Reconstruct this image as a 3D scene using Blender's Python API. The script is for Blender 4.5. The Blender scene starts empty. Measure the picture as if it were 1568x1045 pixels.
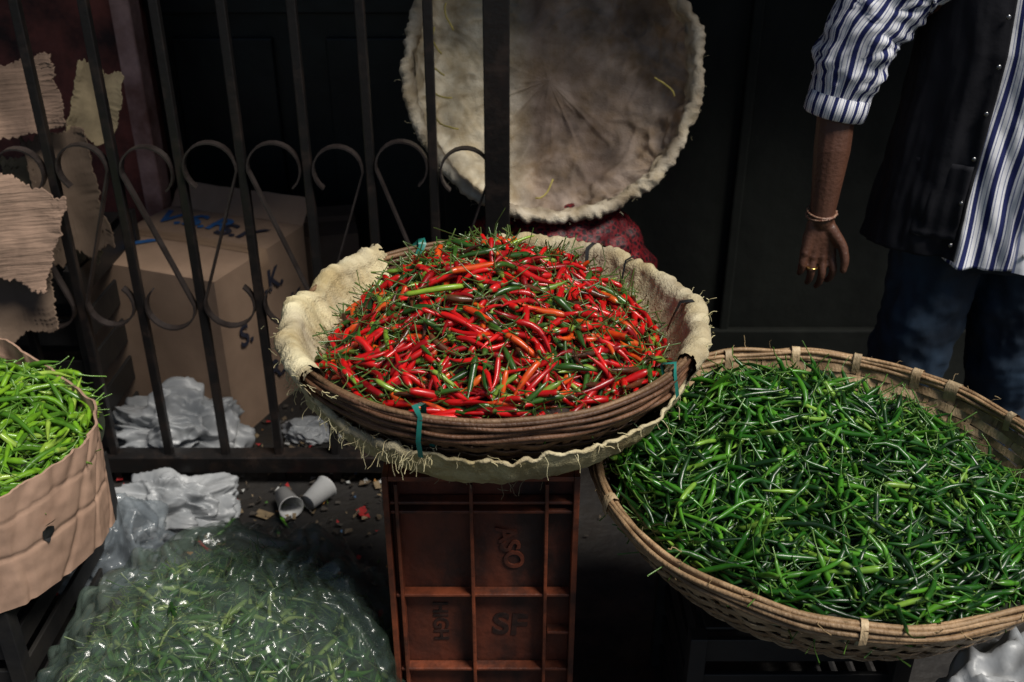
import bpy, math, random
import numpy as np
from mathutils import Vector, noise, Matrix
random.seed(7); RNG=np.random.default_rng(7)
sc=bpy.context.scene
sc.view_settings.view_transform='Standard'; sc.view_settings.look='None'; sc.view_settings.exposure=0
pi=math.pi
def nz(x,y,z=0.0): return noise.noise(Vector((x,y,z)))
def fbm(x,y,z=0.0): return noise.fractal(Vector((x,y,z)),1.0,2.0,4)
# ---------------------------------------------------------------- materials
def mat(name,c1,c2=None,scale=5,rough=.6,bump=0.0,bscale=30,attr=False,metal=0,spec=.5,stretch=(1,1,1),alpha=1,coat=0,lo=.35,hi=.65,trans=0,r2=None,bstretch=(1,1,1)):
    m=bpy.data.materials.new(name); m.use_nodes=True
    nt=m.node_tree; N=nt.nodes; L=nt.links; b=N['Principled BSDF']
    b.inputs['Roughness'].default_value=rough; b.inputs['Metallic'].default_value=metal
    b.inputs['Specular IOR Level'].default_value=spec; b.inputs['Alpha'].default_value=alpha
    b.inputs['Coat Weight'].default_value=coat; b.inputs['Transmission Weight'].default_value=trans
    tc=N.new('ShaderNodeTexCoord'); mp=N.new('ShaderNodeMapping'); mp.inputs['Scale'].default_value=stretch
    L.new(tc.outputs['Object'],mp.inputs['Vector'])
    n=N.new('ShaderNodeTexNoise'); n.inputs['Scale'].default_value=scale; n.inputs['Detail'].default_value=8; n.inputs['Roughness'].default_value=.62
    L.new(mp.outputs[0],n.inputs['Vector'])
    mr=N.new('ShaderNodeMapRange'); mr.inputs[1].default_value=lo; mr.inputs[2].default_value=hi
    L.new(n.outputs['Fac'],mr.inputs[0])
    mx=N.new('ShaderNodeMix'); mx.data_type='RGBA'
    L.new(mr.outputs[0],mx.inputs[0])
    mx.inputs[6].default_value=(*c1,1); mx.inputs[7].default_value=(*(c2 or c1),1)
    out=mx.outputs[2]
    if attr:
        a=N.new('ShaderNodeAttribute'); a.attribute_name='Col'
        mu=N.new('ShaderNodeMix'); mu.data_type='RGBA'; mu.blend_type='MULTIPLY'; mu.inputs[0].default_value=1
        L.new(a.outputs['Color'],mu.inputs[6]); L.new(out,mu.inputs[7]); out=mu.outputs[2]
    L.new(out,b.inputs['Base Color'])
    if r2 is not None:
        rr=N.new('ShaderNodeMapRange'); rr.inputs[3].default_value=rough; rr.inputs[4].default_value=r2
        rr.inputs[1].default_value=lo; rr.inputs[2].default_value=hi
        L.new(n.outputs['Fac'],rr.inputs[0]); L.new(rr.outputs[0],b.inputs['Roughness'])
    if bump:
        m2=N.new('ShaderNodeMapping'); m2.inputs['Scale'].default_value=bstretch; L.new(tc.outputs['Object'],m2.inputs['Vector'])
        n2=N.new('ShaderNodeTexNoise'); n2.inputs['Scale'].default_value=bscale; n2.inputs['Detail'].default_value=6
        L.new(m2.outputs[0],n2.inputs['Vector'])
        bp=N.new('ShaderNodeBump'); bp.inputs['Strength'].default_value=bump; bp.inputs['Distance'].default_value=.01
        L.new(n2.outputs['Fac'],bp.inputs['Height']); L.new(bp.outputs[0],b.inputs['Normal'])
    return m
# ---------------------------------------------------------------- mesh helpers
class Acc:
    def __init__(s): s.V=[];s.F=[];s.C=[];s.U=[];s.n=0
    def add(s,V,F,col=(1,1,1),uv=None):
        V=np.asarray(V,float).reshape(-1,3); s.V.append(V)
        s.F+= [tuple(i+s.n for i in f) for f in F]
        c=np.asarray(col,float)
        if c.ndim==1: c=np.tile(c,(len(V),1))
        s.C.append(c); s.U.append(np.zeros((len(V),3)) if uv is None else np.asarray(uv,float)); s.n+=len(V)
def empty(name):
    e=bpy.data.objects.new(name,None); sc.collection.objects.link(e); return e
def build(name,acc,m,parent=None,smooth=True,mw=None):
    V=np.concatenate(acc.V); C=np.clip(np.concatenate(acc.C),0,1); U=np.concatenate(acc.U)
    me=bpy.data.meshes.new(name); me.from_pydata(V.tolist(),[],acc.F); 
    a=me.attributes.new('Col','FLOAT_COLOR','POINT'); a.data.foreach_set('color',np.hstack([C,np.ones((len(C),1))]).astype(np.float32).ravel())
    a=me.attributes.new('tuv','FLOAT_VECTOR','POINT'); a.data.foreach_set('vector',U.astype(np.float32).ravel())
    if smooth: me.polygons.foreach_set('use_smooth',[True]*len(me.polygons))
    me.materials.append(m); me.update()
    o=bpy.data.objects.new(name,me); sc.collection.objects.link(o)
    if mw is not None: o.matrix_world=mw
    if parent: o.parent=parent
    return o
def sweep(pts,rad,sides=8,closed=False,cap=True,flat=1.0):
    P=np.asarray(pts,float); n=len(P); rad=np.broadcast_to(np.asarray(rad,float),(n,))
    T=np.roll(P,-1,0)-np.roll(P,1,0)
    if not closed: T[0]=P[1]-P[0]; T[-1]=P[-1]-P[-2]
    T/=np.linalg.norm(T,axis=1)[:,None]+1e-12
    up=np.array([0,0,1.]) if abs(T[0][2])<.9 else np.array([0,1.,0])
    u=np.cross(T[0],up); u/=np.linalg.norm(u); V=[]
    ang=np.arange(sides)*2*pi/sides
    for i in range(n):
        u=u-T[i]*np.dot(u,T[i]); u/=np.linalg.norm(u); w=np.cross(T[i],u)
        V.append(P[i]+rad[i]*(np.cos(ang)[:,None]*u+flat*np.sin(ang)[:,None]*w))
    V=np.concatenate(V); F=[]
    for i in range(n if closed else n-1):
        a=i*sides; b=((i+1)%n)*sides
        for k in range(sides):
            k2=(k+1)%sides; F.append((a+k,a+k2,b+k2,b+k))
    if cap and not closed: F.append(tuple(range(sides))[::-1]); F.append(tuple((n-1)*sides+k for k in range(sides)))
    return V,F
def box(c,s,rot=0):
    x,y,z=[v/2 for v in s]
    V=np.array([(i*x,j*y,k*z) for k in(-1,1) for j in(-1,1) for i in(-1,1)])
    cr,sr=math.cos(rot),math.sin(rot)
    V=np.stack([V[:,0]*cr-V[:,1]*sr,V[:,0]*sr+V[:,1]*cr,V[:,2]],1)+np.array(c)
    F=[(0,2,3,1),(4,5,7,6),(0,1,5,4),(2,6,7,3),(0,4,6,2),(1,3,7,5)]
    return V,F
def bevel(o,w=.003,seg=2):
    b=o.modifiers.new('bev','BEVEL'); b.width=w; b.segments=seg; b.limit_method='ANGLE'
def grid(fn,nu,nv,cu=False,mask=None):
    V=[];F=[]
    for j in range(nv):
        for i in range(nu): V.append(fn(i/(nu if cu else nu-1),j/(nv-1)))
    for j in range(nv-1):
        for i in range(nu if cu else nu-1):
            i2=(i+1)%nu
            if mask and not mask((i+.5)/nu,(j+.5)/(nv-1)): continue
            F.append((j*nu+i,j*nu+i2,(j+1)*nu+i2,(j+1)*nu+i))
    return V,F
def text(name,s,size,loc,rot,m,parent,ext=.0005):
    c=bpy.data.curves.new(name,'FONT'); c.body=s; c.size=size; c.extrude=ext; c.align_x='CENTER'; c.align_y='CENTER'; c.offset=size*.02
    o=bpy.data.objects.new(name+'_src',c); sc.collection.objects.link(o)
    dg=bpy.context.evaluated_depsgraph_get(); me=bpy.data.meshes.new_from_object(o.evaluated_get(dg))
    bpy.data.objects.remove(o); me.materials.clear(); me.materials.append(m)
    o=bpy.data.objects.new(name,me); sc.collection.objects.link(o); o.location=loc
    if isinstance(rot,Matrix): o.matrix_world=Matrix.Translation(loc)@rot
    else: o.rotation_euler=rot
    o.parent=parent; return o
# ---------------------------------------------------------------- chillies
def chillies(pos,nrm,dirv,L,R,bend,stem,body,stemcol):
    N=len(pos)
    nrm=nrm/np.linalg.norm(nrm,axis=1)[:,None]
    dirv=dirv/np.linalg.norm(dirv,axis=1)[:,None]
    side=np.cross(nrm,dirv); side/=np.linalg.norm(side,axis=1)[:,None]; up=np.cross(dirv,side)
    sb=np.array([0,0,0,0,.03,.1,.28,.48,.68,.84,.95,1.0])
    ss=np.array([-1,-.5,-.12,-.03,0,0,0,0,0,0,0,0.])
    rr=np.array([0,0,0,.55,.82,.97,1,.93,.76,.5,.25,.04]); ra=np.array([.0014,.0010,.0013,0,0,0,0,0,0,0,0,0])
    S=6; ang=np.arange(S)*2*pi/S; K=len(sb)
    s=sb[None]*L[:,None]+ss[None]*stem[:,None]
    t=s/L[:,None]-.5
    ph=RNG.uniform(0,2*pi,N)[:,None]
    oy=bend[:,None]*L[:,None]*(t*t*1.2+.12*np.sin(t*5+ph))
    oz=-.25*np.abs(bend)[:,None]*L[:,None]*t*t+.05*L[:,None]*np.sin(t*4+ph*1.7)
    so=RNG.normal(0,.6,N)[:,None]*np.minimum(s,0)**2/stem[:,None]; oy=oy+so
    oz=oz+np.abs(RNG.normal(0,.5,N))[:,None]*np.minimum(s,0)**2/stem[:,None]
    cen=pos[:,None]+dirv[:,None]*(s-L[:,None]/2)[...,None]+side[:,None]*oy[...,None]+up[:,None]*oz[...,None]
    rad=rr[None]*R[:,None]+ra[None]
    wob=1+.10*RNG.normal(0,1,(N,K)); wob[:,:5]=1; rad=rad*wob
    V=cen[:,:,None]+rad[:,:,None,None]*(np.cos(ang)[None,None,:,None]*side[:,None,None]+np.sin(ang)[None,None,:,None]*up[:,None,None])
    V=V.reshape(-1,3)
    C=np.empty((N,K,S,3)); C[:,:4]=stemcol[:,None,None]; C[:,4:]=body[:,None,None]
    C=C.reshape(-1,3)
    f=[]
    for i in range(K-1):
        for k in range(S): f.append((i*S+k,i*S+(k+1)%S,(i+1)*S+(k+1)%S,(i+1)*S+k))
    f=np.array(f); F=(f[None]+(np.arange(N)*K*S)[:,None,None]).reshape(-1,4)
    return V,F,C
def bigmesh(name,V,F,C,m,parent=None):
    me=bpy.data.meshes.new(name); me.vertices.add(len(V)); me.vertices.foreach_set('co',V.astype(np.float32).ravel())
    me.loops.add(F.size); me.loops.foreach_set('vertex_index',F.astype(np.int32).ravel())
    me.polygons.add(len(F)); me.polygons.foreach_set('loop_start',np.arange(0,F.size,4,dtype=np.int32))
    try: me.polygons.foreach_set('loop_total',np.full(len(F),4,dtype=np.int32))
    except Exception: pass
    me.polygons.foreach_set('use_smooth',np.ones(len(F),bool))
    a=me.attributes.new('Col','FLOAT_COLOR','POINT'); a.data.foreach_set('color',np.hstack([C,np.ones((len(C),1))]).astype(np.float32).ravel())
    me.update(calc_edges=True); me.validate(); me.materials.append(m)
    o=bpy.data.objects.new(name,me); sc.collection.objects.link(o); o.parent=parent; return o
M_chili=mat('chilli_skin',(1,1,1),(.62,.62,.62),scale=60,rough=.25,attr=True,spec=.5,coat=.12,r2=.40)
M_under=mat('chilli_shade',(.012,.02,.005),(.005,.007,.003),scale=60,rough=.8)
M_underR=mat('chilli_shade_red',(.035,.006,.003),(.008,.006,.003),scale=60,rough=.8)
def heap(name,parent,c,rx,ry,hf,N,Lr,Rr,pal,under,stemlen=(.018,.034),bendsd=.28,edge=.88,pitch=.24,dmax=.026,stemg=((.05,.13,.02),(.16,.2,.06)),out=.009):
    th=RNG.uniform(0,2*pi,N); r=np.sqrt(RNG.uniform(0,1,N))
    x=r*np.cos(th)*rx; y=r*np.sin(th)*ry
    H=np.array([hf(a,b) for a,b in zip(x,y)]); e=.012
    gx=np.array([hf(a+e,b) for a,b in zip(x,y)])-H; gy=np.array([hf(a,b+e) for a,b in zip(x,y)])-H
    nr=np.stack([-gx/e,-gy/e,np.ones(N)],1); nr[:,:2]*=.8; nr/=np.linalg.norm(nr,axis=1)[:,None]
    q=RNG.uniform(0,1,N); off=out-(dmax+out)*q**.8
    pos=np.stack([x,y,H],1)+nr*off[:,None]+np.array(c)
    yaw=RNG.uniform(0,2*pi,N)
    tang=th+pi/2+RNG.normal(0,.35,N)+pi*(RNG.random(N)>.5)
    yaw=np.where(r>edge,tang,yaw)
    d=np.stack([np.cos(yaw),np.sin(yaw),np.zeros(N)],1); d-=nr*(d*nr).sum(1)[:,None]; d/=np.linalg.norm(d,axis=1)[:,None]
    d=d+nr*RNG.normal(0,pitch,N)[:,None]
    L=RNG.uniform(*Lr,N); R=RNG.uniform(*Rr,N)*(.75+.25*L/Lr[1])
    w=np.array([p[0] for p in pal],float); w/=w.sum(); ci=RNG.choice(len(pal),N,p=w)
    a=np.array([p[1] for p in pal])[ci]; b=np.array([p[2] for p in pal])[ci]; f=RNG.random(N)[:,None]; col=a*(1-f)+b*f
    sg=np.array(stemg[0])*(1-f)+np.array(stemg[1])*f
    V,F,C=chillies(pos,nr,d,L,R,RNG.normal(0,bendsd,N),RNG.uniform(*stemlen,N),col,sg)
    o=bigmesh(name,V,F,C,M_chili,parent)
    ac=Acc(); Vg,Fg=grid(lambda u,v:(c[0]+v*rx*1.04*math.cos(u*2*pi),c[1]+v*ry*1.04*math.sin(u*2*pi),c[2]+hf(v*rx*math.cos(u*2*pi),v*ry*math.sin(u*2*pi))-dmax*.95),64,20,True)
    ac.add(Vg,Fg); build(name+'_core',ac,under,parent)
    return o
# ---------------------------------------------------------------- baskets
def prof(R,D,amax=1.25):
    s1,c1=math.sin(amax),math.cos(amax)
    def f(t):
        a=max(t,0)*amax
        return R*math.sin(a)/s1, -D*(math.cos(a)-c1)/(1-c1)
    return f
def sprof(R,D,p):
    def f(t):
        a=min(max(t,0),1)*pi/2; return R*math.sin(a)**(2/p), -D*max(0,math.cos(a))**(2/p)
    return f
def pn(f,t):
    r0,z0=f(t-.01); r1,z1=f(t+.01); dr,dz=r1-r0,z1-z0; l=math.hypot(dr,dz)+1e-9
    return (dz/l,-dr/l),(dr/l,dz/l)
M_cane=mat('bamboo_cane',(1,1,1),(.55,.5,.45),scale=35,rough=.5,attr=True,bump=.35,bscale=220,spec=.4,bstretch=(1,1,.4))
def weave(parent,c,f,bands,ribs,c1,c2,amp=.0035,name='woven_wall',mw=None):
    ac=Acc(); per=8; n=ribs*per//2
    Ltot=sum(math.dist(f(i/50),f((i+1)/50)) for i in range(50)); pitch=Ltot/bands
    for k in range(2,bands):
        t=(k+.5)/bands; (nx,nzz),(tx,tz)=pn(f,t); r,z=f(t)
        base=np.array(c1)+(np.array(c2)-np.array(c1))*random.random()
        w=pitch*random.uniform(.38,.47); V=[];C=[]
        ph=k*pi; seed=random.random()*50
        for i in range(n):
            th=2*pi*i/n; o=amp*math.sin(th*ribs/2+ph)+.0012*nz(th*9,seed); zz=.0022*nz(th*3,seed+9)
            m=1+.5*nz(math.cos(th)*2+seed,math.sin(th)*2)+.3*nz(math.cos(th)*9,math.sin(th)*9,seed)
            for (a,b) in((-w,-.0009),(w,-.0009),(w,.0009),(-w,.0009)):
                rr=r+tx*(a+zz)+nx*(o+b); z2=z+tz*(a+zz)+nzz*(o+b)
                V.append((c[0]+rr*math.cos(th),c[1]+rr*math.sin(th),c[2]+z2)); C.append(base*m)
        F=[]
        for i in range(n):
            a=i*4;b=((i+1)%n)*4
            for q in range(4): F.append((a+q,a+(q+1)%4,b+(q+1)%4,b+q))
        ac.add(V,F,np.array(C))
    for j in range(ribs):
        th=(j+.5)*2*pi/ribs+random.gauss(0,.004); hw=random.uniform(.004,.006); V=[]
        col=(np.array(c1)+(np.array(c2)-np.array(c1))*random.random())*random.uniform(.8,1.1)
        for i in range(24):
            t=.06+.94*i/23; r,z=f(t); (nx,nzz),_=pn(f,t); h=hw*min(1,.3+t)
            for (a,b) in((-h,-.0009),(h,-.0009),(h,.0009),(-h,.0009)):
                rr=r+nx*b; V.append((c[0]+rr*math.cos(th)-a*math.sin(th),c[1]+rr*math.sin(th)+a*math.cos(th),c[2]+z+nzz*b))
        F=[(i*4+q,i*4+(q+1)%4,i*4+4+(q+1)%4,i*4+4+q) for i in range(23) for q in range(4)]
        ac.add(V,F,col)
    return build(name,ac,M_cane,parent,smooth=False,mw=mw)
def hoop(ac,c,R,z,rad,col,flat=1.0,amp=.002,n=200,seed=0):
    P=[]
    for i in range(n):
        th=2*pi*i/n; a=R+amp*nz(math.cos(th)*3+seed,math.sin(th)*3); b=z+amp*1.3*nz(math.cos(th)*3,math.sin(th)*3+seed)
        P.append((c[0]+a*math.cos(th),c[1]+a*math.sin(th),c[2]+b))
    V,F=sweep(P,rad,6,True,flat=flat)
    C=np.repeat(np.array([np.array(col)*(1+.5*nz(math.cos(2*pi*i/n)*4+seed,math.sin(2*pi*i/n)*4)+.25*nz(math.cos(2*pi*i/n)*15+seed,math.sin(2*pi*i/n)*15)) for i in range(n)]),6,0)
    ac.add(V,F,C)
def fray(pts,nper,lr,col1,col2,parent,name,mt,rad=.0006,down=.5,outc=None):
    ac=Acc()
    for p in pts:
        for _ in range(nper):
            q=np.array(p,float); d=np.array([random.gauss(0,1),random.gauss(0,1),random.gauss(-down*.4,.8)]); 
            if outc is not None:
                o=q-np.array(outc); o[2]=0; o/=np.linalg.norm(o)+1e-9; d+=o*1.0
            d/=np.linalg.norm(d); l=random.uniform(*lr)*random.uniform(.5,1); q=q+np.array([random.gauss(0,.006) for _ in range(3)]); P=[q]
            for k in range(5):
                d=d+np.array([random.gauss(0,.45),random.gauss(0,.45),random.gauss(-down*.5,.4)]); d/=np.linalg.norm(d)
                q=q+d*l/5; P.append(q)
            V,F=sweep(P,rad*random.uniform(.5,1.4),3,cap=False); f=random.random()
            ac.add(V,F,np.array(col1)*(1-f)+np.array(col2)*f)
    return build(name,ac,mt,parent)
M_thread=mat('jute_thread',(1,1,1),(.7,.7,.6),scale=50,rough=.85,attr=True)
M_cloth=mat('sackcloth_cream',(1,1,1),(.60,.53,.42),scale=13,rough=.9,attr=True,bump=.45,bscale=240,spec=.15,lo=.36,hi=.66)
M_ribbon=mat('teal_strap',(.01,.13,.11),(.02,.20,.16),scale=30,rough=.4)
M_tie=mat('dark_tie',(.01,.01,.012),(.03,.03,.03),scale=30,rough=.5)
def strap(ac,c,th,R,w=.006,off=.016,inner=.018,down=.06,down_in=.05):
    V=[]; path=[(R+off-.006,-down),(R+off+.006,-.02),(R+off-.002,.016),(R,.029),(R-.02,.024),(R-inner-.012,-.01),(R-inner-.022,-down_in)]
    for i,(r,z) in enumerate(path):
        ww=w*random.uniform(.7,1.1); tw=random.gauss(0,.004)
        for s in(-1,1): V.append((c[0]+r*math.cos(th)-(s*ww+tw)*math.sin(th),c[1]+r*math.sin(th)+(s*ww+tw)*math.cos(th),c[2]+z))
    F=[(i*2,i*2+1,i*2+3,i*2+2) for i in range(len(path)-1)]; ac.add(V,F)
deg=math.radians
# === red chilli basket ===
A=empty('red_chilli_basket'); c=(-.03,1.515,.892); R=.34; D=.17
BC1=(.11,.055,.030); BC2=(.30,.175,.095)
f=prof(R,D,1.42)
weave(A,c,f,22,44,BC1,BC2)
ac=Acc()
for k in range(7):
    hoop(ac,c,R+(.007 if k%2 else .003)-.0014*k,.010-.0058*k,random.uniform(.0032,.0044),np.array(BC1)*(random.uniform(.7,1.9)),amp=.006,seed=k*7)
hoop(ac,c,R-.008,.008,.0045,(.22,.13,.07),seed=40); hoop(ac,c,R-.008,-.002,.005,(.15,.08,.045),seed=45); hoop(ac,c,R-.001,.014,.004,(.24,.145,.08),seed=50)
build('rim_canes',ac,M_cane,A)
def cover(th):
    d=math.degrees(th)%360; j=4*nz(math.cos(th)*9,math.sin(th)*9)
    def sm(x): return max(0,min(1,x))
    a=sm((d-(128+j))/5)*sm(((224+j)-d)/16)
    b=sm(((90+j)-d)/3) if d<180 else sm((d-(325+j))/12)
    return max(a,b)
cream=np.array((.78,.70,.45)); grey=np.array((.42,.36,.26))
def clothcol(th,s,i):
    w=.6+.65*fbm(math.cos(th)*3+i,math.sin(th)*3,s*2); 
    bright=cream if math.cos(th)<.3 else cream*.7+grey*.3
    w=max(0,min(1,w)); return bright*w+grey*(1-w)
def wrap(ac,c,R,D,f,cov,roll=.021,seed=0,inner_t=.35,outz=.06,cf=clothcol,NU=480,NV=40,lump=.010,fold=.012):
    V=[];C=[];F=[]
    for j in range(NV):
        s=j/(NV-1)
        for i in range(NU):
            th=2*pi*i/NU; ct,st=math.cos(th),math.sin(th)
            if s<.25:
                q=s/.25; t=1-outz*2.2*(1-q); r,z=f(t); (nx,nzz),_=pn(f,t); r+=nx*roll*.8; z+=nzz*roll*.8
            elif s<.6:
                q=(s-.25)/.35; a=-.15+q*(pi+.3); r=R+.002+roll*math.cos(a); z=.004+roll*math.sin(a)*1.05
            else:
                q=(s-.6)/.4; t=1-(1-inner_t)*q; r,z=f(t); (nx,nzz),_=pn(f,t)
                o=roll*.95*(1-q)+.006*q; r-=nx*o; z-=nzz*o
            sk=s*.12; c2,s2=math.cos(th+sk),math.sin(th+sk)
            n1=.45-1.6*abs(nz(c2*11+seed,s2*11,s*2)); n2=nz(c2*34+seed,s2*34,s*4); n3=nz(ct*6+seed,st*6,s*.8)
            if s<.6:
                d=lump*(n1*.8+n2*.5+n3*.7); r+=d*.9; z+=d*.7+.006*n3
            else:
                g=min(1,(s-.6)/.15); d1=lump*(n1*.8+n2*.5+n3*.7); d2=fold*(abs(n1)*.9+abs(n3)*1.4+.3*n2); r-=d2*.9*g-d1*.9*(1-g); z+=d1*.7*(1-g)+.006*n3*(1-g)
            V.append((c[0]+r*ct,c[1]+r*st,c[2]+z)); C.append(cf(th,s,seed)*(1+.25*n2+.18*min(0,n1)))
    for j in range(NV-1):
        for i in range(NU):
            if cov is not None:
                th=2*pi*(i+.5)/NU; cv=cov(th); s=(j+.5)/NV
                if cv<.02 or (cv<.98 and cv+.35*nz(i*.31,j*.5)<.45): continue
            i2=(i+1)%NU; F.append((j*NU+i,j*NU+i2,(j+1)*NU+i2,(j+1)*NU+i))
    ac.add(V,F,np.array(C))
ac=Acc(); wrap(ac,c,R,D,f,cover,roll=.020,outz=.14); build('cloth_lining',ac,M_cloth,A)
fs=sprof(.328,.198,2.35)
def edge_t(th):
    cv=cover(th); d=math.degrees(th)%360
    low=.855+.035*nz(math.cos(th)*5,math.sin(th)*5)+.028*nz(math.cos(th)*17,math.sin(th)*17)
    if 190<d<240: low+=.09*(1-(d-190)/50)
    if 305<d<360: low+=.09*(d-305)/55
    return low+(.965-low)*min(1,cv)
NU=480;NV=44;V=[];C=[]
for j in range(NV):
    for i in range(NU):
        th=2*pi*i/NU; ct,st=math.cos(th),math.sin(th); te=edge_t(th); s=j/(NV-1); t=.05+(te-.05)*s
        r,z=fs(t); (nx,nzz),_=pn(fs,t)
        o=.008+.006*nz(ct*7,st*7,t*3)+.007*abs(nz(ct*17+t*6,st*17,t*5))+.006*abs(nz(ct*5+t*14,st*5,t*16))+.003*max(0,s-.75)/.25
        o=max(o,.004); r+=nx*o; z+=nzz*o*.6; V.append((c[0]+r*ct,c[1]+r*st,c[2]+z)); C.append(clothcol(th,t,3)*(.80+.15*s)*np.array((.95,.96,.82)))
F=[(j*NU+i,j*NU+(i+1)%NU,(j+1)*NU+(i+1)%NU,(j+1)*NU+i) for j in range(NV-1) for i in range(NU)]
ac=Acc(); ac.add(V,F,np.array(C)); 
P=[];rad=[]
for i in range(NU):
    P.append(V[(NV-1)*NU+i]); th=2*pi*i/NU; rad.append(.0030+.002*nz(math.cos(th)*25,math.sin(th)*25)+(.004 if 195<i*360/NU<250 else 0))
P=[(p[0]+.002*nz(i*.3,1),p[1],p[2]+.003*nz(i*.4,5)) for i,p in enumerate(P)]
Vr,Fr=sweep(P,rad,8,True); ac.add(Vr,Fr,np.repeat(np.array([clothcol(2*pi*i/NU,.5,9) for i in range(NU)]),8,0))
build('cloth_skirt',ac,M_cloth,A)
k_=NU/360
fp=[P[int(a*k_)] for a in list(range(200,256,1))]*2+[P[int(a*k_)] for a in range(200,345,7)]
fray(fp,2,(.01,.05),(.80,.72,.45),(.55,.46,.27),A,'frayed_threads',M_thread,outc=c,down=.7)
fp=[(c[0]+(R+.02)*math.cos(deg(a)),c[1]+(R+.02)*math.sin(deg(a)),c[2]+.012) for a in list(range(185,232,2))+list(range(-30,60,6))+[0,4,8,12,-8,-18]*4]
fray(fp,1,(.008,.03),(.80,.72,.42),(.55,.48,.30),A,'rim_threads',M_thread,outc=c,down=.1)
fp=[(c[0]+(R-.035)*math.cos(deg(a)),c[1]+(R-.035)*math.sin(deg(a)),c[2]-.03) for a in range(136,190,2)]
fray(fp,3,(.02,.05),(.80,.72,.42),(.55,.48,.30),A,'inner_threads',M_thread,down=.8,rad=.0005)
fp=[(c[0]+(.17)*math.cos(deg(a)),c[1]+.2*math.sin(deg(a)),c[2]-.185) for a in range(230,320,6)]
fray(fp,2,(.02,.05),(.40,.34,.22),(.3,.24,.14),A,'bottom_threads',M_thread,down=.9,rad=.0005)
ac=Acc(); strap(ac,c,deg(118),R,.009,off=.0,inner=-.004); strap(ac,c,deg(-107),R,.005,off=.008,inner=.0,down=.055); strap(ac,c,deg(-36),R,.005,off=.008,inner=.0,down=.04)
build('teal_straps',ac,M_ribbon,A)
ac=Acc(); strap(ac,c,deg(56),R,.004,off=.03,inner=.026,down_in=.1); strap(ac,c,deg(5),R,.005,off=.028,inner=.02); strap(ac,c,deg(40),R,.003,off=.028,inner=.02,down_in=.03)
build('dark_ties',ac,M_tie,A)
def hr(x,y):
    q=min(1,math.hypot(x,y)/.305); fr=max(0,min(1,(y+.16)/.14))
    edge=-.008-.050*fr-.012*min(1,abs(x)/.3)
    off=1+.10*(y/.3)-.06*(x/.3)
    return edge+(.118-edge)*(1-q**1.75)*off+.010*nz(x*9,y*9,2)+.008*nz(x*22,y*22,5)
pal=[(44,(.50,.006,.008),(.72,.012,.010)),(17,(.26,.004,.006),(.40,.007,.009)),(8,(.70,.055,.008),(.76,.13,.015)),(17,(.02,.070,.010),(.05,.14,.018)),(7,(.14,.26,.025),(.26,.38,.05)),(7,(.05,.025,.012),(.14,.04,.015))]
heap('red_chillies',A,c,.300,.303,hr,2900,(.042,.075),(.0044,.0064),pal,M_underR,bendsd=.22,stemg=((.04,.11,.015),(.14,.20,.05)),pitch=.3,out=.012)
def singles(name,parent,rows):
    pos=np.array([r[0] for r in rows],float); d=np.array([r[1] for r in rows],float); n=np.tile([0,0,1.],(len(rows),1))+RNG.normal(0,.05,(len(rows),3))
    L=np.array([r[2] for r in rows]); R_=np.array([r[3] for r in rows]); b=np.array([r[4] for r in rows]); col=np.array([r[5] for r in rows])
    V,F,C=chillies(pos,n,d,L,R_,b,np.full(len(rows),.03),col,np.tile([.12,.2,.04],(len(rows),1))); bigmesh(name,V,F,C,M_chili,parent)
G1=(.28,.45,.04)
rows=[((-.105,1.42),(1,.30,.0),.12,.0058,.25,G1),((-.055,1.47),(1,.45,.0),.10,.006,-.4,(.70,.08,.010)),((.005,1.59),(1,.3,.15),.08,.0045,.3,G1),((.03,1.47),(.8,-.6,-.1),.09,.0068,.2,(.58,.010,.01)),((-.17,1.55),(.9,.3,.1),.08,.0048,.2,(.16,.3,.03)),((-.06,1.40),(.9,.2,0),.085,.0065,.3,(.10,.035,.012))]
rows=[((r[0][0],r[0][1],c[2]+hr(r[0][0]-c[0],r[0][1]-c[1])+.013),)+r[1:] for r in rows]
singles('long_chillies',A,rows)

# === green chilli basket ===
A=empty('green_chilli_basket'); c=(.545,1.415,.672); R=.40; D=.26
GC1=(.34,.225,.125); GC2=(.64,.49,.30)
fg=prof(R,D,1.30)
weave(A,c,fg,29,52,GC1,GC2,amp=.004)
ac=Acc()
for (rr,z,rd) in((.006,.002,.004),(.0075,-.006,.004),(.005,-.013,.0038),(-.005,.002,.004),(-.006,-.007,.0045),(0,.006,.0042)):
    hoop(ac,c,R+rr,z,rd,np.array(GC1)*random.uniform(.9,1.4),amp=.007,seed=z*900)
for a in (104,84,66,47,38,20,2,-14,128,150,196,262):
    th=deg(a)+random.gauss(0,.03); w=random.uniform(.006,.013); V=[]
    if a==262: w=.005
    for i,(r,z) in enumerate(((.011,-.022),(.013,-.006),(.009,.009),(0,.0135),(-.008,.010),(-.012,-.004),(-.010,-.028))):
        for s in(-1,1): V.append((c[0]+(R+r)*math.cos(th)-s*w*math.sin(th),c[1]+(R+r)*math.sin(th)+s*w*math.cos(th),c[2]+z+random.gauss(0,.001)))
    ac.add(V,[(i*2,i*2+1,i*2+3,i*2+2) for i in range(6)],np.array(GC2)*random.uniform(.6,1.1))
build('rim',ac,M_cane,A)
fp=[(c[0]+(R)*math.cos(deg(a)),c[1]+R*math.sin(deg(a)),c[2]+.004) for a in range(0,360,7)]
fray(fp,1,(.02,.05),(.45,.33,.18),(.3,.2,.1),A,'split_cane_ends',M_thread,outc=c,down=.0,rad=.0007)
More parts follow.
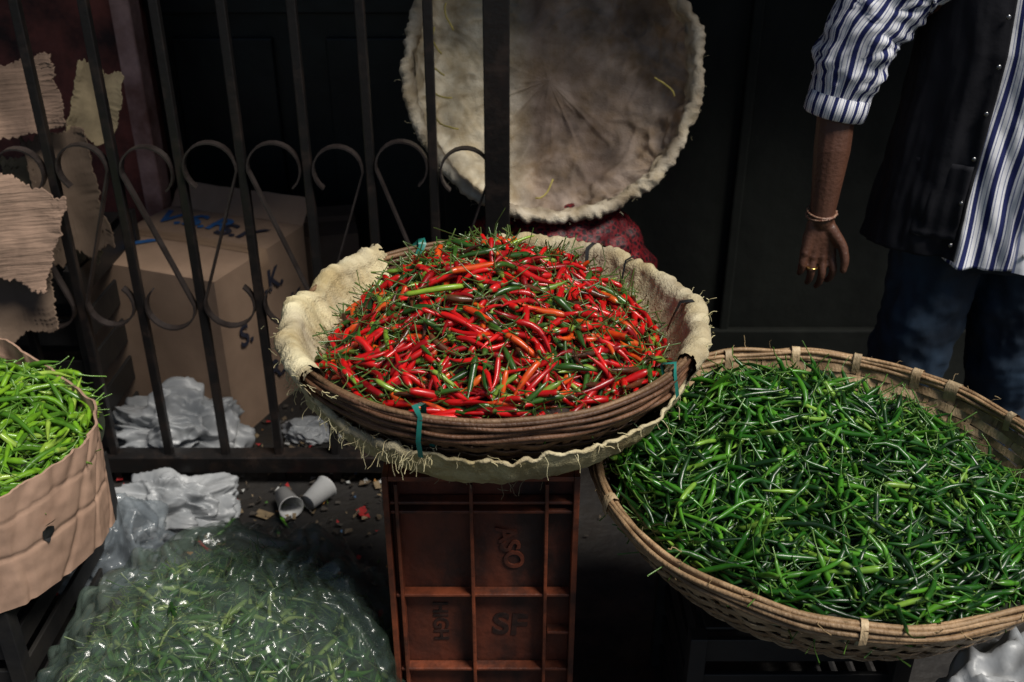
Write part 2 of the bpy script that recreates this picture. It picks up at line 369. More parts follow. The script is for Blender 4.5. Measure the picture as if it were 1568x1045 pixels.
def hg(x,y):
    q=min(1,math.hypot(x,y)/.375); br=max(0,min(1,(x*.8+y+.12)/.36))
    edge=-.020-.090*br
    xx,yy=x+.09,y-.10
    return edge+(.040-edge)*(1-q**2.0)+.060*math.exp(-(xx*xx+yy*yy)/.030)+.024*nz(x*8,y*8,12)+.020*nz(x*16,y*16,15)-.042*math.exp(-((x+.02)**2+(y+.06)**2)/.0022)
palg=[(36,(.012,.080,.006),(.028,.140,.010)),(38,(.005,.030,.005),(.012,.060,.008)),(19,(.05,.21,.014),(.10,.31,.022)),(7,(.16,.36,.035),(.27,.47,.06))]
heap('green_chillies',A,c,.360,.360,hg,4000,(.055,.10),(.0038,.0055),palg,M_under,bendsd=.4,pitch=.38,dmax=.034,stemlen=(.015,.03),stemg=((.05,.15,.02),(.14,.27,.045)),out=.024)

# === basket leaning behind fence ===
A=empty('cloth_lined_basket'); mw=Matrix.Translation((.105,2.50,1.095))@Matrix.Rotation(deg(68),4,'X')@Matrix.Rotation(deg(4),4,'Y')
c=(0,0,0); R=.360; D=.165; f2=sprof(R,D,2.8)
NU=420;NV=110;V=[];C=[]
for j in range(NV):
    s=j/(NV-1)
    for i in range(NU):
        th=2*pi*i/NU; ct,st=math.cos(th),math.sin(th); t=s
        r,z=f2(t); x,y=r*ct,r*st; rn=r/R
        lowside=max(0,min(1,.3-.4*ct-st))
        wx=x+.06*nz(x*6,y*6,3); wy=y+.06*nz(x*6,y*6,8)
        rad1=max(0,.22-abs(nz(ct*3.0+wx*2,st*3.0,3)))/.22
        cre=rad1*.009*math.exp(-((rn-.38)/.24)**2)*lowside
        cr2=.034*max(0,.25-abs(nz(wx*5,wy*5,4)))+.030*max(0,.22-abs(nz(wx*9,wy*9,17)))+.020*max(0,.25-abs(nz(wx*19,wy*19,7)))+.004*nz(wx*34,wy*34,2)
        pk=.014*math.exp(-(rn/.14)**2)
        wallf=max(0,min(1,(rn-.78)/.1))
        dz=cre+cr2*(.4+.9*rn)+pk+.020*nz(x*4,y*4,9)*rn*(1-wallf)+.014*abs(nz(ct*9,st*9,t*2))*wallf*(1-max(0,(t-.9)/.1))
        (nx,nzz),_=pn(f2,min(.98,max(t,.02))); V.append((x-nx*dz*ct,y-nx*dz*st,z-nzz*dz))
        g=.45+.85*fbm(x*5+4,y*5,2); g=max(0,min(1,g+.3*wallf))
        left=max(0,min(1,(-x-.03)/.12)); base=np.array((.20,.150,.125))*(1-g)+np.array((.45,.36,.295))*g  # left side painted paler, as if lit from the right
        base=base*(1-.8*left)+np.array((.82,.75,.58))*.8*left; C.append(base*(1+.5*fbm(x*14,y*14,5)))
F=[(j*NU+i,j*NU+(i+1)%NU,(j+1)*NU+(i+1)%NU,(j+1)*NU+i) for j in range(NV-1) for i in range(NU)]
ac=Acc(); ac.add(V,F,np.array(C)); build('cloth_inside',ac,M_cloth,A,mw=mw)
def cf2(th,s,i):
    w=max(0,min(1,.6+.8*fbm(math.cos(th)*4+i,math.sin(th)*4,s*2))); return np.array((.74,.67,.54))*w+np.array((.34,.28,.21))*(1-w)
ac=Acc(); wrap(ac,c,R,D,f2,None,roll=.015,seed=31,inner_t=.90,cf=cf2,lump=.012,outz=.1); build('cloth_rim',ac,M_cloth,A,mw=mw)
ac=Acc()
V,F=grid(lambda u,v:tuple(np.array([f2(.03+v*.93)[0]*math.cos(u*2*pi)*1.03,f2(.03+v*.93)[0]*math.sin(u*2*pi)*1.03,f2(.03+v*.93)[1]-.012])),96,24,True); ac.add(V,F,(.22,.18,.13)); build('basket_back',ac,M_cloth,A,mw=mw)
ac=Acc()
for k in range(7):
    th=deg((148,160,172,186,200,262,350)[k]); q=np.array([(R-.045)*math.cos(th),(R-.045)*math.sin(th),-.030]); d=np.array([-math.sin(th),math.cos(th),0.]); P=[q]
    for _ in range(6): 
        d=d+np.random.default_rng(k*9+_).normal(0,.2,3)*np.array([1,1,.1])-q*np.array([.9,.9,0]); d/=np.linalg.norm(d); q=q+d*.012; P.append(q)
    V,F=sweep(P,.0024,5); ac.add(V,F,(.50,.41,.12))
build('yellow_cord',ac,M_thread,A,mw=mw)
fp=[(mw@Vector(((R+.012)*math.cos(deg(a)),(R+.012)*math.sin(deg(a)),.01))) for a in range(0,360,5)]
fray([tuple(p) for p in fp],1,(.01,.03),(.6,.55,.4),(.4,.35,.22),A,'loose_threads',M_thread,down=.2,rad=.0005)

# === red mesh sack ===
m=mat('red_mesh_net',(.34,.012,.02),(.08,.004,.008),scale=14,rough=.55,bump=.5,bscale=60)
nt=m.node_tree; b=nt.nodes['Principled BSDF']; vo=nt.nodes.new('ShaderNodeTexVoronoi'); vo.feature='DISTANCE_TO_EDGE'; vo.inputs['Scale'].default_value=75
tc=[n for n in nt.nodes if n.type=='TEX_COORD'][0]; nt.links.new(tc.outputs['Object'],vo.inputs['Vector'])
mr=nt.nodes.new('ShaderNodeMapRange'); mr.inputs[1].default_value=.05; mr.inputs[2].default_value=.2; nt.links.new(vo.outputs[0],mr.inputs[0])
mx=nt.nodes.new('ShaderNodeMix'); mx.data_type='RGBA'; src=b.inputs['Base Color'].links[0].from_socket; nt.links.new(mr.outputs[0],mx.inputs[0]); nt.links.new(src,mx.inputs[6]); mx.inputs[7].default_value=(.02,.004,.006,1); nt.links.new(mx.outputs[2],b.inputs['Base Color'])
def sack(name,cx,cy,h,rx,ry,mt,lump=.012,ls=14,seed=0,nu=160,nv=90,fold=.01):
    V=[]
    for j in range(nv):
        v=j/(nv-1); a=-pi/2+pi*v
        for i in range(nu):
            th=2*pi*i/nu; cz=math.copysign(abs(math.sin(a))**.75,math.sin(a)); cr=abs(math.cos(a))**.55
            x=rx*cr*math.cos(th);y=ry*cr*math.sin(th);z=h/2+h/2*cz
            cell=noise.voronoi(Vector((x*ls+seed,y*ls,z*ls)))[0][0]
            d=lump*(1-1.6*cell)+fold*nz(x*6+seed,y*6,z*5)
            V.append((cx+x*(1+d/rx),cy+y*(1+d/ry),max(.004,z+d*math.sin(a)+.02*nz(x*4+seed,y*4)*v)))
    F=[(j*nu+i,j*nu+(i+1)%nu,(j+1)*nu+(i+1)%nu,(j+1)*nu+i) for j in range(nv-1) for i in range(nu)]
    ac=Acc(); ac.add(V,F); return build(name,ac,mt)
sack('red_mesh_sack',.115,2.47,.75,.285,.165,m,lump=.016,ls=17)

# === rust plastic crate ===
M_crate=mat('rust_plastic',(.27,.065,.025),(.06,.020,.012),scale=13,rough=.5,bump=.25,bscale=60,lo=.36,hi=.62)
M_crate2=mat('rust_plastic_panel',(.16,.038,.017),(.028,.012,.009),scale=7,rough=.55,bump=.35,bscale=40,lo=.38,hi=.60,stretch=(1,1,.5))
M_mark=mat('dark_paint',(.008,.005,.004),(.05,.018,.012),scale=60,rough=.6)
A=empty('plastic_crate'); ac=Acc(); x0,x1=-.214,.112; y0=1.335; zt=.698
for (a,b,z0,z1,ya,yb) in((x0,x0+.010,0,zt,y0,1.66),(x1-.010,x1,0,zt,y0,1.66)): ac.add(*box(((a+b)/2,(ya+yb)/2,(z0+z1)/2),(b-a,yb-ya,z1-z0)))
for z in (zt-.005,.0055): ac.add(*box(((x0+x1)/2,(y0+1.66)/2,z+.0),(x1-x0-.0205,.324,.009)))
for x in(-.192,-.068,.058): ac.add(*box((x,y0+.014,.345),(.006,.024,.672)))
for z in(.641,.622,.44,.263,.12): ac.add(*box(((x0+x1)/2,y0+.0165,z),(x1-x0-.021,.021,.006)))
ac.add(*box((.0825,y0+.0165,.352),(.040,.020,.006)))
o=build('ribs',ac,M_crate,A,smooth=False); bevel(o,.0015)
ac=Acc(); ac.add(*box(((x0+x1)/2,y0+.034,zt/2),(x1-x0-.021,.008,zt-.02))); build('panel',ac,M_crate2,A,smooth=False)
text('panel_mark','SF',.070,(-.004,y0+.029,.350),(deg(90),deg(4),0),M_mark,A,.001)
text('moulded_mark','ASO',.048,(-.004,y0+.029,.53),(deg(90),deg(78),0),M_crate2,A,.003)
text('panel_mark_b','HIGH',.038,(-.130,y0+.029,.36),(deg(90),deg(90),0),M_mark,A,.001)

M_black=mat('black_plastic',(.010,.010,.011),(.020,.018,.016),scale=12,rough=.55,bump=.2)
def slat_crate(name,x0,x1,y0,y1,z0,z1,mt):
    ac=Acc(); n=5; h=(z1-z0)
    for k in range(n):
        z=z0+h*(k+.5)/n; hh=h/n*.62
        ac.add(*box(((x0+x1)/2,y0+.006,z),(x1-x0,.01,hh))); ac.add(*box(((x0+x1)/2,y1-.006,z),(x1-x0,.01,hh)))
        ac.add(*box((x0+.006,(y0+y1)/2,z),(.01,y1-y0-.024,hh))); ac.add(*box((x1-.006,(y0+y1)/2,z),(.01,y1-y0-.024,hh)))
    for x in(x0,x1):
        for y in(y0,y1): ac.add(*box((x,y,(z0+z1)/2),(.03,.03,h)))
    ac.add(*box(((x0+x1)/2,(y0+y1)/2,z1-.003),(x1-x0-.03,y1-y0-.03,.006)))
    o=build(name,ac,mt,None,False); bevel(o,.002); return o
slat_crate('vegetable_crate',.32,.68,1.28,1.62,0,.41,M_black)
slat_crate('vegetable_crate',-1.50,-.93,1.38,1.86,0,.385,M_black)

# === fence ===
M_iron=mat('black_iron',(.009,.008,.008),(.030,.018,.013),scale=18,rough=.34,bump=.12,bscale=70,spec=.5,lo=.5,hi=.8,r2=.55)
A=empty('iron_fence'); Y=2.3; ac=Acc()
ac.add(*box((-.035,Y,1.0),(.06,.06,2.0)))
xs=[-.035-.152*k for k in range(1,11)]
for x in xs: ac.add(*box((x+random.gauss(0,.002),Y,1.0),(.022,.022,1.98)))
ac.add(*box((-.86,Y,.068),(1.58,.055,.05))); ac.add(*box((-.86,Y,1.80),(1.58,.03,.04)))
o=build('bars',ac,M_iron,A,False); bevel(o,.003)
M_scroll=mat('highlit_iron',(.035,.028,.026),(.014,.010,.009),scale=18,rough=.42,bump=.1,bscale=70)  # paler than the bars: highlight on the scrolls put into the colour
ac=Acc()
for k in range(10):
    xr=-.035-.152*k; xl=xr-.152; xm=(xl+xr)/2; s=1 if k%2 else -1
    r=.061+random.gauss(0,.0015); P=[]; dz=random.gauss(0,.005)
    for q in range(17):
        a=deg(-50+ (235)*q/16); P.append((xm+s*r*math.cos(a),.908+dz+r*math.sin(a)))
    for q in range(17):
        a=deg(5+ (-235)*q/16); P.append((xm+s*r*math.cos(a),.55+dz+r*math.sin(a)))
    n=len(P); V=[]
    for i in range(n):
        a=np.array(P[max(0,i-1)]);b=np.array(P[min(n-1,i+1)]);t=(b-a)/np.linalg.norm(b-a); nn=np.array([-t[1],t[0]])*.0022
        for (dx,dy) in((-1,-.012),(1,-.012),(1,.012),(-1,.012)): V.append((P[i][0]+nn[0]*dx,Y-.006+dy,P[i][1]+nn[1]*dx))
    F=[(i*4+q,i*4+(q+1)%4,i*4+4+(q+1)%4,i*4+4+q) for i in range(n-1) for q in range(4)]+[(0,1,2,3),(n*4-4,n*4-3,n*4-2,n*4-1)]
    ac.add(V,F)
build('scrolls',ac,M_scroll,A,False)

# === cardboard boxes behind fence ===
M_card=mat('cardboard',(.42,.285,.20),(.30,.20,.14),scale=4,rough=.85,bump=.12,bscale=14,spec=.2)
M_card2=mat('cardboard_dull',(.20,.14,.10),(.12,.085,.06),scale=4,rough=.85,bump=.25,bscale=25,spec=.2)
M_print=mat('navy_print',(.012,.015,.035),(.04,.04,.06),scale=60,rough=.7)
M_printb=mat('blue_print',(.015,.09,.30),(.04,.15,.36),scale=60,rough=.7)
M_tape=mat('brown_tape',(.34,.225,.15),(.29,.19,.12),scale=8,rough=.4)
def carton(name,near,ang,w,d,h,mt,z0=0):
    A=empty(name); e=np.array([math.cos(ang),math.sin(ang)]); g=np.array([-e[1],e[0]])
    def pt(a,b,z): p=np.array(near)+e*a+g*b; return (p[0],p[1],z0+z)
    ac=Acc(); n=16
    def panel(fa):
        V=[];F=[]
        for j in range(n+1):
            for i in range(n+1): V.append(fa(i/n,j/n))
        for j in range(n):
            for i in range(n): k=j*(n+1)+i; F.append((k,k+1,k+n+2,k+n+1))
        ac.add(V,F)
    dn=lambda u,v,s:.003*math.sin(pi*u)*math.sin(pi*v)*(1+nz(u*4+s,v*4))
    panel(lambda u,v:pt(u*w,-dn(u,v,1),v*h)); panel(lambda u,v:pt(u*w,d+dn(u,v,2),v*h))
    panel(lambda u,v:pt(-dn(u,v,3),u*d,v*h)); panel(lambda u,v:pt(w+dn(u,v,4),u*d,v*h))
    panel(lambda u,v:pt(u*w,v*d,h+.003*math.sin(pi*u)*math.sin(pi*v)))
    build('panels',ac,mt,A)
    ac=Acc(); V=[];
    for i in range(14):
        for s in(-.025,.025): V.append(pt(w*(i/13),d/2+s,h+.002+.003*math.sin(pi*i/13)))
    for z in (.05,.12):
        for s in(-.025,.025): V.append(pt(w+.006,d/2+s,h-z))
    ac.add(V,[(i*2,i*2+1,i*2+3,i*2+2) for i in range(15)])
    ac.add([pt(w*.02,d/2-.0012,h+.0052),pt(w*.98,d/2-.0012,h+.0052),pt(w*.98,d/2+.0012,h+.0056),pt(w*.02,d/2+.0012,h+.0056)],[(0,1,2,3)],(.3,.3,.3)); build('tape',ac,M_tape,A)
    return A,pt,e,g
ang=deg(-21)
w=.50; e=np.array([math.cos(ang),math.sin(ang)]); near=np.array([-.82,2.50])-e*w
A,pt,e,g=carton('cardboard_box',near,ang,w,.46,.52,M_card)
Rside=Matrix(((g[0],0,e[0],0),(g[1],0,e[1],0),(0,1,0,0),(0,0,0,1)))
Rtop=Matrix(((e[0],-e[1],0,0),(e[1],e[0],0,0),(0,0,1,0),(0,0,0,1)))
for i,(s,a,z) in enumerate((('S.K.',.24,.42),('S.',.10,.31),('R.S.',.26,.13),('K.',.38,.30))):
    text('print_%d'%i,s,.095,Vector(pt(w+.0085,a,z)),Rside,M_print,A)
text('print_t',"S.K",.12,Vector(pt(.36,.33,.5265)),Rtop,M_print,A); text('print_u',"V.S.R",.13,Vector(pt(.17,.36,.5265)),Rtop,M_printb,A); text('print_v',"JK",.17,Vector(pt(.10,.12,.5265)),Rtop,M_printb,A)
ac=Acc()
V,F=grid(lambda u,v:pt(u*w,.46+v*.06,.52+v*.07+.006*nz(u*5,v*3)),14,5); ac.add(V,F); build('flaps',ac,M_card,A)
ang2=deg(12); carton('cardboard_box',np.array([-.84,3.00]),ang2,.34,.28,.44,M_card2)
carton('cardboard_box',np.array([-1.46,2.86]),deg(6),.40,.4,.38,M_card2)

# === open carton with green chillies (left) ===
M_card3=mat('worn_cardboard',(.44,.285,.205),(.30,.19,.135),scale=7,rough=.85,bump=.35,bscale=26,spec=.2,bstretch=(1,1,.3))
A=empty('cardboard_carton_of_green_chillies')
ring=np.array([(-1.13,1.96),(-.98,1.83),(-.835,1.69),(-.80,1.62),(-.800,1.55),(-.835,1.45),(-.88,1.375),(-.95,1.33),(-1.10,1.27),(-1.3,1.24),(-1.52,1.25),(-1.56,1.4),(-1.56,1.8),(-1.5,1.95),(-1.3,2.0)])
def ringpt(u):
    n=len(ring); k=u*n; i=int(k)%n; f_=k-int(k); p0,p1,p2,p3=ring[i-1],ring[i],ring[(i+1)%n],ring[(i+2)%n]
    cr=.5*((2*p1)+(-p0+p2)*f_+(2*p0-5*p1+4*p2-p3)*f_**2+(-p0+3*p1-3*p2+p3)*f_**3); return .15*cr+.85*(p1*(1-f_)+p2*f_)
cc=np.array([-1.18,1.6]); NU=420; ac=Acc()
def wallp(u,s,off):
    p=ringpt(u); d=(p-cc)/np.linalg.norm(p-cc); z=.385+.24*s+(.006*nz(u*30,0,3)+.008*nz(u*9,2)+.003*nz(u*140,5))*s
    cz=s+.05*nz(u*10,1); crease=-.004*math.exp(-((cz-.45)/.018)**2)-.003*math.exp(-((cz-.80-.2*nz(u*9,7))/.015)**2)
    o=off+.006*nz(u*11,s*1.5,1)-.005*max(0,.18-abs(nz(u*18+s*1.5,s*1.2,6)))/.18+.0015*nz(u*60,s*10,2)+.012*(s-.5)+crease; p=p+d*o; return (p[0],p[1],z)
NVV=50
for (off,flip) in((0,0),(-.005,1)):
    V=[wallp(i/NU,j/(NVV-1),off) for j in range(NVV) for i in range(NU)]
    ac.add(V,[(j*NU+i,j*NU+(i+1)%NU,(j+1)*NU+(i+1)%NU,(j+1)*NU+i) for j in range(NVV-1) for i in range(NU)])
V=[wallp(i/NU,1,o) for o in(0,-.005) for i in range(NU)]; ac.add(V,[(i,(i+1)%NU,NU+(i+1)%NU,NU+i) for i in range(NU)])
V=[(cc[0],cc[1],.388)]+[wallp(i/NU,0,0) for i in range(NU)]; ac.add(V,[(0,1+i,1+(i+1)%NU) for i in range(NU)])
build('carton_wall',ac,M_card3,A)
ac=Acc()
k0=[wallp(.345+.009*math.cos(a)*random.uniform(.6,1.2),.50+.08*math.sin(a)*random.uniform(.6,1.2),.0035) for a in np.linspace(0,2*pi,13)[:-1]]
ac.add(k0,[tuple(range(12))]); build('hole_shade_patch',ac,M_tie,A,False)  # dark patch on the wall, painting the shade inside a torn hole
ac=Acc(); V,F=grid(lambda u,v:tuple(np.array(wallp(.338+.012*u,.58+.05*v,.006+.012*v))),5,4); ac.add(V,F); build('torn_flap',ac,M_card3,A)
def hb(x,y):
    q=min(1,math.hypot(x/.36,y/.33)); return -.02+.085*(1-q*q)+.012*nz(x*9,y*9,31)
pall=[(40,(.12,.31,.014),(.24,.46,.028)),(28,(.045,.15,.010),(.09,.23,.018)),(17,(.28,.46,.05),(.38,.54,.09))]
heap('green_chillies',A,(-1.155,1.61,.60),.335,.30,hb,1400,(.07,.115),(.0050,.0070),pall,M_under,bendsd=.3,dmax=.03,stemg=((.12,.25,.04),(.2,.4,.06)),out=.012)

# === plastic bag of chillies on the ground ===
A=empty('plastic_bag_of_green_chillies'); cb=(-.535,1.36,0.0)
def hbag(x,y):
    q=min(1,math.hypot(x/.35,y/.38)); return .02+.375*(1-q**2.6)**.7+.02*nz(x*5,y*5,41)
palb=[(34,(.04,.12,.018),(.08,.19,.035)),(44,(.010,.042,.008),(.03,.08,.016)),(14,(.20,.32,.07),(.32,.42,.12))]
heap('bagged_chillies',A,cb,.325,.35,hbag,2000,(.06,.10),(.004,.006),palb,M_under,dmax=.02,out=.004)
M_poly=mat('clear_polythene',(.17,.23,.19),(.05,.08,.06),scale=6,rough=.12,bump=1.0,bscale=12,alpha=.32,spec=1.0,r2=.26,coat=.6)
def polysheet(parent,cb,sx,sy,h,seed,name='polythene'):
    V=[];NU,NV=320,130
    for j in range(NV):
        v=j/(NV-1); a=v*pi/2
        for i in range(NU):
            th=2*pi*i/NU; ct,st=math.cos(th),math.sin(th)
            x=sx*ct*math.sin(a)**.75; y=sy*st*math.sin(a)**.75; z=h*math.cos(a)**.7
            w=.016*abs(nz(x*9+seed+3*nz(x*6,y*6,2),y*9,z*8))*2+.011*abs(nz(x*22+seed+2*nz(x*9,y*9,2),y*22,z*20))*2+.012*nz(x*5+seed,y*5,z*5)
            k=1+w/.4; V.append((cb[0]+x*k,cb[1]+y*k,max(.003,z*k+w*.8)))
    ac=Acc(); ac.add(V,[(j*NU+i,j*NU+(i+1)%NU,(j+1)*NU+(i+1)%NU,(j+1)*NU+i) for j in range(NV-1) for i in range(NU)]); build(name,ac,M_poly,parent)
polysheet(A,cb,.350,.395,.41,3)

# === loose plastic bags, cups, litter ===
M_white=mat('white_plastic',(.40,.41,.42),(.24,.255,.27),scale=8,rough=.4,bump=.3,bscale=18,spec=.5)
M_cup=mat('cup_white',(.55,.55,.54),(.45,.45,.44),scale=8,rough=.4)
M_clear=mat('thin_film',(.30,.34,.37),(.14,.17,.20),scale=8,rough=.15,bump=.5,bscale=18,alpha=.5,spec=.9)
def crumple(name,loc,s,mt,seed,parent=None):
    import bmesh
    bm=bmesh.new(); bmesh.ops.create_icosphere(bm,subdivisions=6,radius=1)
    for v in bm.verts:
        p=v.co.copy(); w=Vector((nz(p.x*1.3+seed,p.y*1.3,p.z*1.3),nz(p.y*1.3,p.z*1.3+seed,p.x*1.3),nz(p.z*1.3,p.x*1.3,p.y+seed)))
        q=p+w*.8
        d=1+.40*nz(q.x*1.3+seed,q.y*1.3,q.z*1.3)-.45*abs(nz(q.x*1.9,q.y*1.9+seed,q.z*1.9))-.16*abs(nz(q.x*4.2,q.y*4.2+seed,q.z*4.2))
        p=p*d; v.co=Vector((loc[0]+p.x*s[0],loc[1]+p.y*s[1],max(.004+.004*abs(p.x),loc[2]+p.z*s[2])))
    for f_ in bm.faces: f_.smooth=True
    me=bpy.data.meshes.new(name); bm.to_mesh(me); bm.free(); me.materials.append(mt); o=bpy.data.objects.new(name,me); sc.collection.objects.link(o); o.parent=parent; return o
crumple('white_plastic_bag',(-.98,2.44,.06),(.22,.11,.15),M_white,1)
crumple('white_plastic_bag',(-.91,2.14,.02),(.20,.11,.10),M_white,11)
crumple('white_plastic_bag',(-.60,2.52,.01),(.09,.06,.05),M_white,21)
crumple('clear_plastic_bag',(-.94,1.87,.08),(.15,.13,.15),M_clear,31)
crumple('white_plastic_sack',(.80,1.08,.22),(.20,.16,.34),M_white,44)
def cup(name,x,y,rz):
    ac=Acc(); P=[(.022,0),(.0225,0),(.031,.075),(.033,.076),(.0335,.079),(.031,.079),(.0215,.003),(0.001,.003)]
    V,F=grid(lambda u,v:(P[round(v*7)][0]*math.cos(u*2*pi),P[round(v*7)][0]*math.sin(u*2*pi),P[round(v*7)][1]),24,8,True); ac.add(V,F)
    o=build(name,ac,M_cup); o.location=(x,y,.034); o.rotation_euler=(deg(86),0,rz); return o
cup('paper_cup',-.62,2.19,.5); cup('paper_cup',-.545,2.15,2.6)
ac=Acc()
cols=[(.5,.5,.48),(.4,.02,.02),(.45,.2,.04),(.25,.18,.10),(.06,.15,.03),(.14,.10,.06),(.05,.04,.03),(.1,.2,.35)]
for k in range(1100):
    x=random.uniform(-1.6,1.6) if k<300 else random.uniform(-1.3,-.3); y=random.uniform(1.75,2.68) if k<1000 else random.uniform(.6,1.8)
    s=random.uniform(.002,.011)*(1 if k%25 else 2.5); a=random.uniform(0,pi); cl=cols[min(7,int(random.expovariate(.35)))] if random.random()<.35 else cols[random.choice([3,5,6,6])]
    V=[]
    for (i,j) in((-1,-1),(1,-.7),(.9,1),(-.8,.8)):
        V.append((x+s*(i*math.cos(a)-j*.6*math.sin(a)),y+s*(i*math.sin(a)+j*.6*math.cos(a)),.006+random.uniform(0,.012)))
    ac.add(V,[(0,1,2,3)],cl)
M_lit=mat('litter_scraps',(1,1,1),(.6,.6,.6),scale=80,rough=.7,attr=True)
build('litter',ac,M_lit,None,False)
rows=[((-.82+.5*random.random(),1.95+.5*random.random(),.012),(random.gauss(0,1),random.gauss(0,1),0),.07,.005,.2,(.45,.01,.01) if k%3 else (.1,.3,.02)) for k in range(9)]
singles('dropped_chillies',None,rows)

# === torn cardboard sheets at left ===
M_torn=mat('torn_corrugated_card',(.32,.21,.15),(.16,.105,.075),scale=10,rough=.9,bump=.55,bscale=10,bstretch=(1,1,12))
M_yel=mat('yellowed_card',(.38,.30,.18),(.22,.17,.10),scale=12,rough=.9,bump=.2)
def torn(name,c,u,v,w,h,seed,mt=None,curl=.03):
    u=np.array(u,float);v=np.array(v,float);u/=np.linalg.norm(u);v/=np.linalg.norm(v);nn=np.cross(u,v)
    def fn(a,b):
        a-=.5;b-=.5
        da=(.10*nz(b*4+seed,2+np.sign(a))+.05*nz(b*22+seed,4)+.025*nz(b*60,seed))*abs(a)*2
        db=(.12*nz(a*4+seed,8+np.sign(b))+.05*nz(a*20+seed,3)+.03*nz(a*55,seed))*abs(b)*2
        p=np.array(c)+u*w*(a+da*(1 if a>0 else -1)*.9)+v*h*(b+db*(1 if b>0 else -1)*.9)+nn*(curl*(a*a*2+.8*b*a)+.008*nz(a*3+seed,b*3)); return tuple(p)
    V,F=grid(fn,70,80); ac=Acc(); ac.add(V,F); o=build(name,ac,mt or M_torn,None,True); so=o.modifiers.new('s','SOLIDIFY'); so.thickness=.004; return o
torn('torn_cardboard',(-1.19,2.40,1.05),(1,.3,.15),(-.15,.3,1),.19,.17,1)
torn('torn_cardboard',(-1.05,2.50,1.01),(1,.3,-.5),(.25,.3,1),.11,.18,4,M_yel)
torn('torn_cardboard',(-1.19,2.22,.78),(1,.2,-.45),(.30,.3,1),.20,.24,3)
torn('torn_cardboard',(-1.13,2.42,.80),(1,.3,.1),(-.1,.1,1),.15,.32,6,M_card2)
torn('torn_cardboard',(-1.20,2.45,.74),(1,.2,.0),(.1,.1,1),.22,.30,14,M_yel)
torn('torn_cardboard',(-1.24,2.25,.60),(1,.1,.2),(.0,.2,1),.20,.22,9,M_card2)
slat_crate('vegetable_crate',-1.66,-1.14,2.36,2.80,0,.62,M_black)

# === building, ground ===
M_ground=mat('dirty_pavement',(.022,.019,.016),(.007,.006,.006),scale=6,rough=.5,bump=.8,bscale=22,r2=.9)
ac=Acc(); ac.add([(-80,-80,0),(80,-80,0),(80,80,0),(-80,80,0)],[(0,1,2,3)]); build('ground',ac,M_ground,None,False)
M_wall=mat('grimy_dark_wall',(.018,.020,.016),(.004,.005,.004),scale=3,rough=.75,bump=.6,bscale=9,stretch=(1,1,.5),spec=.3)
M_wall2=mat('red_brown_wall',(.30,.080,.055),(.04,.016,.013),scale=7,rough=.75,bump=1,bscale=18)
M_stone=mat('pink_jamb',(.68,.40,.34),(.28,.13,.10),scale=9,rough=.7,bump=.5,bscale=30)
M_door=mat('dark_green_door',(.016,.021,.019),(.006,.008,.008),scale=4,rough=.45,bump=.3,bscale=14)
B=empty('shopfront_building')
def part(n,boxes,mt,bw=.006):
    ac=Acc(); [ac.add(*box(*b)) for b in boxes]; o=build(n,ac,mt,B,False); bevel(o,bw); return o
part('right_wall',[((3.9,3.48,2.0),(8.2,1.38,4.0))],M_wall)
part('wall_trim',[((.66,2.78,1.5),(.03,.03,3.0)),((1.9,2.78,1.5),(.06,.03,3.0)),((3.0,2.77,.12),(6,.03,.24))],M_wall)
part('left_wall',[((-5.0,3.55,2.0),(7.54,.7,4.0))],M_wall2)
part('door_jamb',[((-1.165,3.12,1.5),(.06,.09,3.0))],M_stone)
part('side_wall',[((-1.60,3.14,1.5),(.80,.06,3.0))],M_wall2)
part('door_leaf',[((-.7,3.50,1.5),(1.2,.06,3.0))],M_door)
part('door_panels',[((-.98,3.455,1.62),(.34,.03,.9)),((-.46,3.455,1.62),(.34,.03,.9)),((-.98,3.455,.62),(.34,.03,.75)),((-.46,3.455,.62),(.34,.03,.75)),((-.72,3.45,1.10),(1.0,.04,.05))],M_door)
part('upper_wall',[((-.7,3.45,3.55),(1.1,.5,.9))],M_wall)
M_aw=mat('added_awning_sheet',(.03,.035,.04),(.02,.02,.02),scale=3,rough=.6)  # unseen awning and valance, added to block light from the background
ya=2.0
ac=Acc(); V,F=grid(lambda u,v:(-4+8*u,ya+1.18*v,2.45+.30*v+.015*math.sin(u*200)),300,4); ac.add(V,F); o=build('added_shade_awning',ac,M_aw,B,False); s=o.modifiers.new('s','SOLIDIFY'); s.thickness=.008
ac=Acc(); V,F=grid(lambda u,v:(-4+8*u,ya,2.445-.12*v+.012*math.sin(u*60)*v),200,4); ac.add(V,F); build('added_shade_valance',ac,M_aw,B,True)

